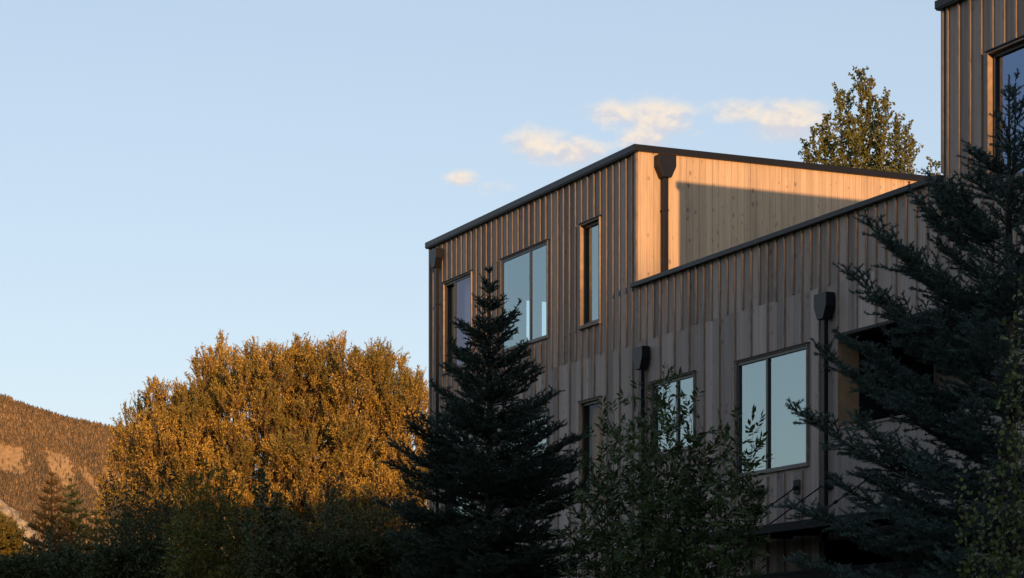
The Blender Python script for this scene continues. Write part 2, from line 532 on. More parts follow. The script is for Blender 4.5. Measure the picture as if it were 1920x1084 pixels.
lg.quad((LOG_T0, .1, LOG_Z0 - .9), (LOG_T0, .1, LOG_Z0), (LOG_T1, .1, LOG_Z0), (LOG_T1, .1, LOG_Z0 - .9), 2)
lo = lg.build('balcony', [M['reveal'], M['black_steel'], M['flat_boards']], bld)
s = MB(); s.box(LOG_T0 + .01, LOG_T1 - .01, -.03, .13, LOG_Z0 + .001, LOG_Z0 + .035); s.build('parapet_cap', M['casing'], lo)
s = MB(); s.box(tF(1738) + 1.2, tF(1738) + 2.2, LD - .03, LD - .004, LOG_Z0 - .89, LOG_Z1 - .3); s.build('balcony_door', M['frame'], lo)
s = MB(); s.box(LOG_T0, LOG_T1, -.056, -.001, LOG_Z1 + .003, LOG_Z1 + .05); s.build('balcony_lintel', M['black_steel'], lo)

# entry recess and canopies ------------------------------------------------
er = MB()
er.quad((ENT_T0, 0, 0), (ENT_T0, 2., 0), (ENT_T0, 2., ENT_Z1), (ENT_T0, 0, ENT_Z1))
er.quad((ENT_T0, 2., 0), (ENT_T1, 2., 0), (ENT_T1, 2., ENT_Z1), (ENT_T0, 2., ENT_Z1))
er.quad((ENT_T1, 0, 0), (ENT_T1, 0, ENT_Z1), (ENT_T1, 2., ENT_Z1), (ENT_T1, 2., 0))
er.quad((ENT_T0, 0, ENT_Z1), (ENT_T0, 2., ENT_Z1), (ENT_T1, 2., ENT_Z1), (ENT_T1, 0, ENT_Z1))
er.build('entry_recess', M['black_steel'], bld)
s = MB(); s.box(ENT_T0, ENT_T0 + .14, -.05, .1, .05, ENT_Z1 - .01); s.build('entry_post', M['black_steel'], bld, .004)

CP = 1.25                                            # how far the canopy stands out
# outer edge plane: solve the left end from its pixel
u = (1267 - 960) / F
bx, by = CX - .9128 * CP, CY - .4085 * CP
ct0 = (u * by - bx) / (.4085 + .9128 * u)
cyd = by - .9128 * ct0
cz1 = (HORIZON - 1006) / F * cyd + EYE; cz0 = (HORIZON - 1020) / F * cyd + EYE
cn = MB()
cn.box(ct0, 10.5, -CP, -CP + .06, cz0, cz1)          # fascia
cn.box(ct0, ct0 + .06, -CP + .061, -.036, cz0 + .002, cz1 - .002)
cn.box(ct0 + .061, 10.5, -CP + .061, -.036, cz1 - .07, cz1 - .012)   # deck
for k in range(12):
    t = ct0 + .8 + k * .8
    cn.box(t, t + .05, -CP + .062, -.037, cz0 + .01, cz1 - .072)
cn.box(ct0 + .01, 10.5, -CP - .012, -CP - .0005, cz0 - .012, cz0 + .012)
can = cn.build('entry_canopy', M['black_steel'], bld, .003)
can['label'] = 'black steel canopy hung on tie rods'
for px, py in ((1427.5, 923), (1498.5, 913), (1556.5, 904), (1640, 893), (1745, 880)):
    t, z = tF(px), zF(px, py)
    s = MB(); s.box(t - .10, t + .10, -.05, -.002, z - .11, z + .11); pl = s.build('wall_plate', M['black_steel'], can, .004)
    s = MB(); a = Vector((t, -.05, z)); b = Vector((t, -CP + .12, cz1 - .01)); s.tube(a, b, .012)
    d = (b - a)
    for q in (-.016, .016):
        s.tube(a + d * .42 + Vector((q, 0, 0)), a + d * .58 + Vector((q, 0, 0)), .008)
    s.tube(a + d * .40, a + d * .44, .028); s.tube(a + d * .56, a + d * .60, .028)
    s.tube(a, a + d * .05, .03)
    s.build('tie_rod', M['black_steel'], can)

CP2 = .5
u = (1392 - 960) / F
bx, by = CX - .9128 * CP2, CY - .4085 * CP2
lt0 = (u * by - bx) / (.4085 + .9128 * u)
lz = (HORIZON - 1081) / F * (by - .9128 * lt0) + EYE
s = MB(); s.box(lt0, 10.5, -CP2, -.036, lz - .22, lz); s.box(lt0 - .005, 10.5, -CP2 - .015, -CP2 - .0005, lz - .03, lz + .012)
s.build('lower_ledge', M['black_steel'], bld, .003)
s = MB(); s.box(tF(1700) - .8, tF(1700) + .6, -.02, .02, Z_FL2 + .02, 5.2)

# ================================================================== GROUND, MOUNTAIN, ADDED SHADE RIDGE
m, nt, p = mat('meadow')
tc = N(nt, 'ShaderNodeTexCoord')
n1 = noise(nt, tc.outputs['Object'], .15, 5)
L(nt, ramp(nt, n1, ((.3, (.045, .055, .02)), (.7, (.09, .085, .035)))), p.inputs['Base Color'])
p.inputs['Roughness'].default_value = .95; p.inputs['Specular IOR Level'].default_value = .1
M['meadow'] = m
g = MB(); S = 9000; g.quad((-S, -S, 0), (S, -S, 0), (S, S, 0), (-S, S, 0))
tag(g.build('ground', M['meadow']), kind='structure')


def hash_noise(x, y, seed, freq):
    rs = np.random.RandomState(seed); T = rs.rand(128, 128)
    x = x * freq; y = y * freq
    xi = np.floor(x).astype(int); yi = np.floor(y).astype(int); fx = x - xi; fy = y - yi
    fx = fx * fx * (3 - 2 * fx); fy = fy * fy * (3 - 2 * fy)
    g = lambda a, b: T[a % 128, b % 128]
    return (g(xi, yi) * (1 - fx) + g(xi + 1, yi) * fx) * (1 - fy) + (g(xi, yi + 1) * (1 - fx) + g(xi + 1, yi + 1) * fx) * fy


def fbm(x, y, seed, freq, n=4):
    return sum(hash_noise(x, y, seed + k, freq * 2 ** k) * .5 ** k for k in range(n)) / 1.875


YR, YF = 3000., 2440.


def ridge_z(X):
    px = 960 + F * X / YR
    py = np.interp(px, [-900, -300, -60, 0, 60, 125, 180, 245, 330, 500, 900, 1700, 2400],
                   [520, 640, 716, 737, 757, 777, 787, 803, 828, 900, 1010, 1180, 1290])
    return (HORIZON - py) / F * YR + EYE


def mountain_z(X, Y):
    s = np.clip((Y - YF) / (YR - YF), 0, 2)
    prof = np.where(s < 1, .12 * s + .88 * s ** 1.25, 1 - (s - 1) * .9)
    gul = fbm(X + .35 * Y, Y * .25, 11, 1 / 260., 4) - .5
    fine = fbm(X, Y, 23, 1 / 60., 3) - .5
    env = np.clip(s * 1.4, 0, 1) * np.clip((1.02 - s) * 5, 0, 1)
    # a lower spur running down from the left
    spur = 150 * np.exp(-((X + 640 + .1 * (Y - 2000)) / 110.) ** 2 - ((Y - 2450) / 180.) ** 2) * 0
    return ridge_z(X) * prof + env * (gul * 120 + fine * 16) + spur


nx, ny = 260, 170
gx = np.linspace(-1500, 900, nx); gy = np.linspace(YF, YR + 900, ny)
GX, GY = np.meshgrid(gx, gy)
GZ = mountain_z(GX, GY) - 4
verts = np.stack([GX.ravel(), GY.ravel(), GZ.ravel()], 1)
idx = np.arange(nx * ny).reshape(ny, nx)
faces = np.stack([idx[:-1, :-1].ravel(), idx[:-1, 1:].ravel(), idx[1:, 1:].ravel(), idx[1:, :-1].ravel()], 1)
m, nt, p = mat('mountain_grass')
tc = N(nt, 'ShaderNodeTexCoord')
n1 = noise(nt, tc.outputs['Object'], .012, 6, .6); n2 = noise(nt, tc.outputs['Object'], .12, 4, .6)
c = ramp(nt, n1, ((.32, (.29, .175, .075)), (.5, (.47, .295, .125)), (.68, (.57, .36, .165))))
c = mix_col(nt, .55, c, ramp(nt, n2, ((.35, (.24, .14, .06)), (.65, (.56, .33, .17)))))
L(nt, c, p.inputs['Base Color']); p.inputs['Roughness'].default_value = .95; p.inputs['Specular IOR Level'].default_value = .05
M['mountain'] = m
tag(raw_mesh('mountain', verts, faces, M['mountain'], smooth_shade=True), kind='structure')


def leaf_mat(name, cols, trans=.25, patch=None, rough=.6, pscale=.9, pmix=.45):
    m = bpy.data.materials.new(name); m.use_nodes = True
    nt = m.node_tree; p = nt.nodes['Principled BSDF']; out = nt.nodes['Material Output']
    gi = N(nt, 'ShaderNodeNewGeometry')
    k = len(cols)
    c = ramp(nt, gi.outputs['Random Per Island'], [((j + .5) / k, q) for j, q in enumerate(cols)])
    tc = N(nt, 'ShaderNodeTexCoord')
    big = noise(nt, tc.outputs['Object'], pscale, 2)
    c = mix_col(nt, math_node(nt, 'MULTIPLY', smooth(nt, big, .40, .66), pmix), c, patch or tuple(x * 1.25 for x in cols[-1]))
    L(nt, c, p.inputs['Base Color']); p.inputs['Roughness'].default_value = rough
    p.inputs['Specular IOR Level'].default_value = .3
    if trans:
        t = N(nt, 'ShaderNodeBsdfTranslucent')
        L(nt, c, t.inputs['Color'])
        mx = N(nt, 'ShaderNodeMixShader'); mx.inputs[0].default_value = trans
        L(nt, p.outputs[0], mx.inputs[1]); L(nt, t.outputs[0], mx.inputs[2]); L(nt, mx.outputs[0], out.inputs[0])
    return m


M['far_wood'] = leaf_mat('far_conifers', [(.080, .056, .024), (.12, .078, .032), (.18, .11, .044), (.28, .16, .065)], 0)
rng = np.random.RandomState(5)
n = 70000
Y = rng.uniform(2440, 3060, n); X = (rng.uniform(-70, 360, n) - 960) / F * Y
cov = fbm(X + .35 * Y, Y * .55, 77, 1 / 95., 4)
keep = (cov > .462 + .04 * rng.rand(n)) | (rng.rand(n) < .07) | ((Y > 2940))
X, Y, cov = X[keep], Y[keep], cov[keep]
Z = mountain_z(X, Y) - 4.3
hgt = rng.uniform(4, 9.5, len(X)) * np.where(cov > .5, 1, .7); wid = hgt * rng.uniform(.13, .22, len(X))
k = 6
ang = np.linspace(0, 2 * np.pi, k, endpoint=False)
jit = rng.uniform(.7, 1.3, (len(X), k))
base = np.stack([X[:, None] + np.cos(ang) * wid[:, None] * jit, Y[:, None] + np.sin(ang) * wid[:, None] * jit, np.repeat((Z + .12 * hgt)[:, None], k, 1)], 2)
mid = np.stack([X[:, None] + np.cos(ang + .5) * wid[:, None] * .62 * jit, Y[:, None] + np.sin(ang + .5) * wid[:, None] * .62 * jit, np.repeat((Z + .55 * hgt)[:, None], k, 1)], 2)
tip = np.stack([X, Y, Z + hgt], 1)[:, None, :]
V = np.concatenate([base, mid, tip], 1).reshape(-1, 3)
o0 = (np.arange(len(X)) * (2 * k + 1))[:, None]
fc = []
for j in range(k):
    j2 = (j + 1) % k
    fc.append(np.concatenate([o0 + j, o0 + j2, o0 + k + j], 1)); fc.append(np.concatenate([o0 + j2, o0 + k + j2, o0 + k + j], 1))
    fc.append(np.concatenate([o0 + k + j, o0 + k + j2, o0 + 2 * k], 1))
tag(raw_mesh('mountain_forest', V, np.concatenate(fc), M['far_wood']), kind='stuff',
    label='far conifer wood scattered over the sunlit mountain slope', cat='forest')

# rock outcrop on the lower slope
bm_v = []; rng = np.random.RandomState(8)
m, nt, p = mat('pale_rock'); tc = N(nt, 'ShaderNodeTexCoord')
L(nt, ramp(nt, noise(nt, tc.outputs['Object'], .25, 6, .7), ((.35, (.20, .14, .08)), (.62, (.52, .40, .26)))), p.inputs['Base Color'])
p.inputs['Roughness'].default_value = .9
M['rock'] = m
rv, rfc = [], []
for q in range(26):
    px = rng.uniform(-20, 62); py = 962 + (px + 10) * .75 + rng.uniform(-14, 22)
    Yq = 1780 + rng.uniform(-10, 10)
    c = at(px, py, Yq); r = rng.uniform(4, 11)
    nu, nv = 8, 5
    for a in range(nv + 1):
        for b in range(nu):
            th = math.pi * a / nv; ph = 2 * math.pi * b / nu
            rr = r * rng.uniform(.65, 1.2)
            rv.append((c[0] + rr * math.sin(th) * math.cos(ph) * 1.1, c[1] + rr * math.sin(th) * math.sin(ph), c[2] + rr * math.cos(th) * .75))
    b0 = len(rv) - (nv + 1) * nu
    for a in range(nv):
        for b in range(nu):
            b2 = (b + 1) % nu
            rfc.append((b0 + a * nu + b, b0 + (a + 1) * nu + b, b0 + (a + 1) * nu + b2, b0 + a * nu + b2))
# the knoll that carries the rock
kx = np.linspace(-760, -300, 50); ky = np.linspace(1600, 1960, 36); KX, KY = np.meshgrid(kx, ky)
cpx = 960 + F * KX / 1790
top = (HORIZON - np.interp(cpx, [-900, -200, 0, 60, 130, 230, 400], [800, 890, 945, 990, 1060, 1170, 1310])) / F * 1790 + EYE
KZ = top * np.exp(-((KY - 1800) / 95.) ** 2) + (fbm(KX, KY, 41, 1 / 25., 3) - .5) * 9 - 2
idx = np.arange(KX.size).reshape(KX.shape)
kf = np.stack([idx[:-1, :-1].ravel(), idx[:-1, 1:].ravel(), idx[1:, 1:].ravel(), idx[1:, :-1].ravel()], 1)
tag(raw_mesh('foothill', np.stack([KX.ravel(), KY.ravel(), KZ.ravel()], 1), kf, M['mountain'], smooth_shade=True), kind='structure')
tag(raw_mesh('rock_outcrop', np.array(rv), np.array(rfc), M['rock']), 'pale rock outcrop breaking out of the foothill at lower left', 'rock')

# unseen ridge added behind the camera to shade everything low down
SUN_EL = 3.5
SH = np.array((.3225, -.9466)); SH /= np.linalg.norm(SH)
LR = 260.
rc = np.array((CX, CY)) + SH * LR
pr = np.array((-SH[1], SH[0]))
ZR = 1.7 + 7.45 + LR * math.tan(R(SUN_EL))
a = np.sinh(np.linspace(-5.2, 5.2, 420)) * 10.; b = np.concatenate([np.linspace(-110, -13, 18), np.linspace(-10, 10, 15), np.linspace(13, 130, 20)])
A, B = np.meshgrid(a, b)
RX = rc[0] + pr[0] * A + SH[0] * B; RY = rc[1] + pr[1] * A + SH[1] * B
bump = np.exp(-(B / 48.) ** 2)
RZ = ZR * bump - .5 + ((fbm(A + 500, B + 500, 61, 1 / 17., 3) - .5) * .8 + (fbm(A, B + 900, 62, 1 / 2.3, 2) - .5) * .5) * bump
RZ += (1.9 * np.exp(-((A + 2.5) / 1.9) ** 2) - .3 * np.exp(-((A - 4.) / 4.) ** 2) + .8 * np.exp(-((A + 9.) / 3.5) ** 2)) * np.exp(-(B / 6.) ** 2)  # local rises and a dip shaped to steer where the shade falls
idx = np.arange(A.size).reshape(A.shape)
kf = np.stack([idx[:-1, :-1].ravel(), idx[:-1, 1:].ravel(), idx[1:, 1:].ravel(), idx[1:, :-1].ravel()], 1)
tag(raw_mesh('shade_ridge', np.stack([RX.ravel(), RY.ravel(), RZ.ravel()], 1), kf, M['meadow'], smooth_shade=True), kind='structure')

# ================================================================== VEGETATION
M['bark'] = plain('bark', (.055, .042, .032), .9, spec=.1, var=.3, vscale=6)
M['pale_bark'] = plain('pale_bark', (.20, .18, .14), .9, spec=.1, var=.4, vscale=7)
M['red_bark'] = plain('twig_bark', (.16, .085, .045), .9, spec=.1, var=.3, vscale=6)


def unit(v):
    return v / np.maximum(np.linalg.norm(v, axis=-1, keepdims=True), 1e-9)


def frames(d):
    ref = np.where(np.abs(d[:, 2:3]) > .9, np.array([[1., 0, 0]]), np.array([[0, 0, 1.]]))
    a = unit(np.cross(d, ref)); return a, np.cross(d, a)


def seg_tubes(p0, p1, r0, r1, k=5):
    """every segment a k-sided tapered tube"""
    d = unit(p1 - p0); a, b = frames(d)
    n = len(p0); t = np.linspace(0, 2 * np.pi, k, endpoint=False)
    ring = a[:, None, :] * np.cos(t)[None, :, None] + b[:, None, :] * np.sin(t)[None, :, None]
    r0 = np.broadcast_to(np.asarray(r0, float), (n,)); r1 = np.broadcast_to(np.asarray(r1, float), (n,))
    V = np.concatenate([p0[:, None] + ring * r0[:, None, None], p1[:, None] + ring * r1[:, None, None]], 1).reshape(-1, 3)
    o = (np.arange(n) * 2 * k)[:, None, None]
    j = np.arange(k); j2 = (j + 1) % k
    f = np.stack([j, j2, k + j2, k + j], 1)[None] + o
    return V, f.reshape(-1, 4)


def leaves(p, d, nrm, ln, wd, shape='lance'):
    """flat leaves: base p, axis d, normal nrm"""
    s = np.cross(d, nrm); s = unit(s); ln = ln[:, None]; wd = wd[:, None]
    n2 = unit(np.cross(s, d))
    if shape == 'lance':
        V = np.stack([p, p + d * ln * .45 + s * wd * .5 + n2 * wd * .12, p + d * ln, p + d * ln * .45 - s * wd * .5 + n2 * wd * .12], 1)
        k = 4
    else:
        V = np.stack([p, p + d * ln * .22 + s * wd * .42, p + d * ln * .62 + s * wd * .46, p + d * ln, p + d * ln * .62 - s * wd * .46, p + d * ln * .22 - s * wd * .42], 1)
        k = 6
    f = (np.arange(len(p)) * k)[:, None] + np.arange(k)[None]
    return V.reshape(-1, 3), f


def limbs_mesh(name, polylines, material, parent, k=7):
    """polylines: list of (points (n,3), radii (n,))"""
    Vs, Fs, o = [], [], 0
    for pts, rad in polylines:
        pts = np.asarray(pts, float); n = len(pts)
        tan = unit(np.gradient(pts, axis=0)); a, b = frames(tan)
        for j in range(1, n):
            if np.dot(a[j], a[j - 1]) < 0: a[j] *= -1; b[j] *= -1
        t = np.linspace(0, 2 * np.pi, k, endpoint=False)
        ring = pts[:, None] + (a[:, None] * np.cos(t)[None, :, None] + b[:, None] * np.sin(t)[None, :, None]) * np.asarray(rad)[:, None, None]
        Vs.append(ring.reshape(-1, 3)); idx = np.arange(n * k).reshape(n, k)
        nx_ = np.roll(idx, -1, 1)
        Fs.append(np.stack([idx[:-1], nx_[:-1], nx_[1:], idx[1:]], 2).reshape(-1, 4) + o); o += n * k
    return raw_mesh(name, np.concatenate(Vs), np.concatenate(Fs), material, parent, True)


def bez(a, b, c, n):
    t = np.linspace(0, 1, n)[:, None]
    return (1 - t) ** 2 * np.asarray(a) + 2 * t * (1 - t) * np.asarray(b) + t ** 2 * np.asarray(c)


# ---------------------------------------------------------------- spruces
def spruce(name, base, H, prof, seed, label, cat, group, material, nb=100, needles=120, nlen=.022, nwid=.006, zlow=.4,
           twig_gap=.075, leaders=((0, 0, 1.),), lean=(0, 0), shoot_scale=1., droop=1., core=.009, shoot_gap=.05, rise=(-10, 4, 20, 40, 58), boughs=(), whorl=.26, hpow=1.15):
    """prof: (heights above base, radii)"""
    rng = np.random.RandomState(seed)
    root = empty(name, base, 0, label, cat, group)
    P0, P1, thick = [], [], []
    poly = []
    hz = np.linspace(0, H, 16)
    bend = lambda h_: np.array((lean[0] * (h_ / H) ** 2, lean[1] * (h_ / H) ** 2, h_))
    r_base = .018 * H + .01
    poly.append((np.array([bend(h_) for h_ in hz]), np.maximum(r_base * (1 - hz / H) ** .9, .006)))
    for dx, dy, f in leaders[1:]:                         # a second top
        s0 = bend(H * .84); e0 = bend(H * f) + np.array((dx, dy, 0))
        pts = bez(s0, s0 + np.array((dx, dy, .1 * H * .3)), e0, 8); poly.append((pts, np.linspace(.02, .006, 8)))
        q = pts[4:]
        P0 += list(q[:-1]); P1 += list(q[1:])
    q = np.array([bend(h_) for h_ in np.linspace(H * .955, H, 8)])
    P0 += list(q[:-1]); P1 += list(q[1:])
    hs = zlow + (H * .985 - zlow) * (np.linspace(0, 1, nb) ** hpow)
    ga = 2.39996
    specs = []
    for i, h_ in enumerate(hs):
        if h_ > .5 * H: h_ = round(h_ / whorl) * whorl + rng.normal() * .035
        else: h_ = h_ + rng.uniform(-.06, .06)
        h_ = min(h_, H * .99)
        Lb = np.interp(h_, *prof)
        Lb = np.interp(h_ + .34 * Lb * (h_ > .3 * H), *prof) * rng.choice([.66, .78, .9, 1.0, 1.08]) * rng.uniform(.93, 1.07) + .05
        az = i * ga + rng.uniform(-.35, .35)
        rel = h_ / H
        hd = np.array((math.cos(az), math.sin(az), 0))
        src = bend(h_)
        if len(leaders) > 1 and rel > .86 and rng.rand() < .5:
            dx, dy, f = leaders[1]; src = src + np.array((dx, dy, 0)) * min(1, (rel - .84) / .1)
        el = R(np.interp(rel, [0, .45, .75, .92, 1.], rise)) * droop + R(rng.uniform(-7, 7))
        up = rng.uniform(.12, .30)
        ns = max(6, int(Lb / .12))
        s = np.linspace(0, 1, ns)
        pts = src + hd[None] * (s * Lb * math.cos(el))[:, None] + UP[None] * (Lb * (math.sin(el) * s + up * (s ** 2.2) * (1 if rel < .8 else .3) - .10 * np.sin(s * np.pi) * (1 - rel)))[:, None]
        side = np.cross(hd, UP)
        pts += side[None] * (rng.uniform(-.10, .10) * Lb * s ** 2)[:, None]
        specs.append((pts, Lb, side, 1.))
    for tip, zr in boughs:                                # long boughs that can be told apart
        tip = np.asarray(tip, float) - np.asarray(base, float); src = bend(zr)
        ch = tip - src; Lb = float(np.linalg.norm(ch))
        ns = max(8, int(Lb / .11)); s = np.linspace(0, 1, ns)
        hd = unit(np.array((ch[0], ch[1], 0))); side = np.cross(hd, UP)
        pts = src + ch[None] * s[:, None] - UP[None] * (Lb * .11 * np.sin(s * np.pi) * (1 - .3 * s))[:, None] + side[None] * (Lb * .05 * np.sin(s * 3.3) * rng.choice((-1, 1)))[:, None]
        specs.append((pts, Lb, side, 1.3))
    for pts, Lb, side, full in specs:
        ns = len(pts)
        poly.append((pts, np.linspace(.004 + .009 * Lb, .003, ns)))
        st = int(ns * .3); P0 += list(pts[st:-1]); P1 += list(pts[st + 1:])
        nt_ = max(4, int(Lb * .9 / twig_gap * (1 if full == 1 else 1.25)))
        for q in range(nt_):
            u_ = .12 + .88 * (q + rng.uniform(0, 1)) / nt_
            f_ = u_ * (ns - 1); a_ = int(min(f_, ns - 2)); fr = f_ - a_
            o = pts[a_] * (1 - fr) + pts[a_ + 1] * fr
            bd = unit(pts[a_ + 1] - pts[a_])
            sgn = 1 if q % 2 else -1
            lt = (.16 * min(1, Lb * 1.6) + .40 * Lb * (1 - u_) ** .8 * min(1, u_ * 5)) * rng.uniform(.6, 1.15) * shoot_scale
            if full > 1: lt = (.15 + .30 * min(1, (1 - u_) * 2.2)) * rng.uniform(.55, 1.15)
            lt = min(lt, .60)
            an = R(rng.uniform(38, 62))
            lift = rng.uniform(-.12, .38) if rng.rand() < .8 else rng.uniform(.4, .9)
            if full > 1: lift = rng.uniform(-.35, .75)
            td = unit(bd * math.cos(an) + side * sgn * math.sin(an) + UP * lift)
            ne = max(2, int(lt / .09))
            tt = np.linspace(0, 1, ne + 1)
            tp = o + td[None] * (tt * lt)[:, None] + UP[None] * (lt * .14 * tt ** 2 * rng.uniform(-.8, 1))[:, None] + bd[None] * (lt * .12 * tt ** 2)[:, None]
            P0 += list(tp[:-1]); P1 += list(tp[1:])
            nsx = int(lt / shoot_gap)
            for w in range(nsx):
                v_ = (w + .5) / max(nsx, 1)
                oo = o + (tp[-1] - o) * v_
                an2 = R(rng.uniform(35, 60)); sd2 = np.cross(td, UP); sd2 = sd2 / (np.linalg.norm(sd2) + 1e-9)
                d2 = unit(td * math.cos(an2) + sd2 * (1 if w % 2 else -1) * math.sin(an2) + UP * rng.uniform(-.2, .45))
                ls = rng.uniform(.06, .115) * (1.25 - .5 * v_) * shoot_scale
                P0.append(oo); P1.append(oo + d2 * ls)
    P0 = np.array(P0); P1 = np.array(P1)
    limbs_mesh('trunk', poly, M['bark'], root, 6)
    CV, CF = seg_tubes(P0, P1, core, core * .45, 3)
    # needles
    ln = np.linalg.norm(P1 - P0, axis=1)
    cnt = np.maximum(3, (ln * needles * rng.uniform(.8, 1.2, len(ln))).astype(int))
    ii = np.repeat(np.arange(len(ln)), cnt)
    f = rng.rand(len(ii))[:, None]
    d = unit(P1 - P0)[ii]; pos = P0[ii] + (P1 - P0)[ii] * f
    a, b = frames(d); th = rng.uniform(0, 2 * np.pi, len(ii))[:, None]
    rad = a * np.cos(th) + b * np.sin(th)
    fw = rng.uniform(.45, .95, len(ii))[:, None]
    nd = unit(d * fw + rad * 1.0)
    L_ = (nlen * rng.uniform(.75, 1.2, len(ii)))[:, None]
    sd = unit(np.cross(nd, rng.normal(size=nd.shape)))
    V = np.stack([pos - sd * nwid * .5, pos + sd * nwid * .5, pos + nd * L_], 1).reshape(-1, 3)
    # the shoots themselves: each quad side becomes two triangles
    CF = np.concatenate([CF[:, [0, 1, 2]], CF[:, [0, 2, 3]]])
    fcs = np.concatenate([np.arange(len(V)).reshape(-1, 3), CF + len(V)])
    raw_mesh('crown', np.concatenate([V, CV]), fcs, material, root)
    return root


M['blue_spruce'] = leaf_mat('blue_spruce_needles', [(.022, .036, .031), (.034, .053, .045), (.052, .078, .068)], 0, rough=.5)
M['spruce'] = leaf_mat('spruce_needles', [(.016, .027, .019), (.025, .040, .028), (.038, .055, .038)], 0, rough=.5)
M['rust_spruce'] = leaf_mat('rusty_spruce_needles', [(.15, .075, .022), (.26, .11, .032), (.07, .075, .022)], 0, rough=.6)
M['warm_spruce'] = leaf_mat('warm_spruce_needles', [(.045, .072, .022), (.07, .10, .03), (.17, .135, .04)], 0, rough=.6)

# right hand spruce
Y = 24.; b = at(1892, 1300, Y); b[2] = 0
zz = lambda y, Y: (HORIZON - y) / F * Y + EYE
Hs = zz(140, Y)
ys = [140, 200, 245, 300, 350, 415, 520, 630, 765, 900, 1060, 1300]
rs = [.04, .16, .36, .52, .72, .95, 1.05, 1.1, 1.25, 1.35, 1.5, 1.6]
prof = (np.array([zz(y, Y) for y in ys][::-1]), np.array(rs[::-1]))
BO = [(at(tx, ty, Y + dy), zz(ry, Y)) for tx, ty, dy, ry in (
    (1753, 343, -.2, 455), (1716, 374, .3, 500), (1626, 420, -.2, 590), (1670, 455, .5, 610), (1590, 511, -.3, 690), (1640, 560, .6, 720), (1573, 626, .2, 770), (1530, 652, -.2, 830),
    (1640, 690, .5, 830), (1485, 765, -.3, 915), (1600, 790, -.7, 900), (1700, 760, .7, 880), (1560, 905, .3, 990), (1474, 948, -.2, 1010), (1610, 890, .8, 980), (1492, 1054, -.4, 1085), (1590, 1010, .5, 1060),
    (1660, 960, -.8, 1030), (1540, 1110, .2, 1130))]
spruce('spruce_tree', b, Hs, prof, 12, 'big blue spruce sweeping its branches across the balcony at the right edge', 'spruce tree', 'spruces in front of the building',
       M['blue_spruce'], nb=105, needles=330, nlen=.030, nwid=.0080, twig_gap=.040, core=.008, shoot_scale=1.05, boughs=BO, zlow=1.0, leaders=((0, 0, 1.), (.055, -.05, .988)))
# the one in front of the facade
Y = 37.; b = at(918, 1300, Y); b[2] = 0
ys = [500, 540, 560, 600, 650, 690, 750, 810, 850, 950, 1084, 1300]
rs = [.03, .15, .21, .33, .50, .70, .98, 1.32, 1.46, 1.56, 1.6, 1.5]
prof = (np.array([zz(y, Y) for y in ys][::-1]), np.array(rs[::-1]))
BO = [(at(tx, ty, Y + dy), zz(ry, Y)) for tx, ty, dy, ry in (
    (1094, 812, -.2, 880), (1030, 745, .2, 800), (1008, 690, -.2, 740), (1075, 868, .3, 915), (1100, 905, -.4, 950), (1050, 800, -.6, 850), (985, 650, .1, 690), (962, 596, .1, 625), (1040, 850, .6, 890),
    (768, 800, -.2, 870), (812, 722, .2, 790), (846, 652, -.1, 700), (728, 868, .3, 920), (712, 942, -.3, 965), (800, 840, -.6, 890), (862, 606, .1, 640), (1010, 770, -.8, 820), (850, 760, -.7, 810))]
spruce('spruce_tree', b, zz(500, Y), prof, 31, 'dark pointed spruce standing before the windows at the far end of the facade', 'spruce tree', 'spruces in front of the building',
       M['spruce'], nb=260, needles=200, hpow=1.5, boughs=BO, nlen=.034, nwid=.0115, zlow=.5, twig_gap=.046, core=.011, rise=(-14, -6, 12, 38, 58), whorl=.30)

# three young conifers at the far left, their tops in the last sun
for px, py, w_, sd, mt, lb in ((97, 886, 1.25, 51, 'rust_spruce', 'young conifer with a rust red sunlit top at the far left'),
                               (134, 898, 1.35, 52, 'warm_spruce', 'slim green young conifer between the rust red one and the shortest one'),
                               (180, 955, 1.15, 53, 'warm_spruce', 'shortest of the three young conifers, nearest the golden willow')):
    Y = 68. + (sd - 51) * .8
    b = at(px, 1300, Y); b[2] = 0; H = zz(py, Y)
    prof = (np.array((0, H * .35, H * .6, H * .8, H * .93, H)), np.array((1.75, 1.45, .86, .48, .22, .04)) * w_)
    spruce('conifer_tree', b, H, prof, sd, lb, 'conifer', 'young conifers at the far left', M[mt], nb=105, needles=110, nlen=.065, nwid=.03,
           zlow=1.2, twig_gap=.09, core=.02, shoot_gap=.09, shoot_scale=1.35, droop=.6)


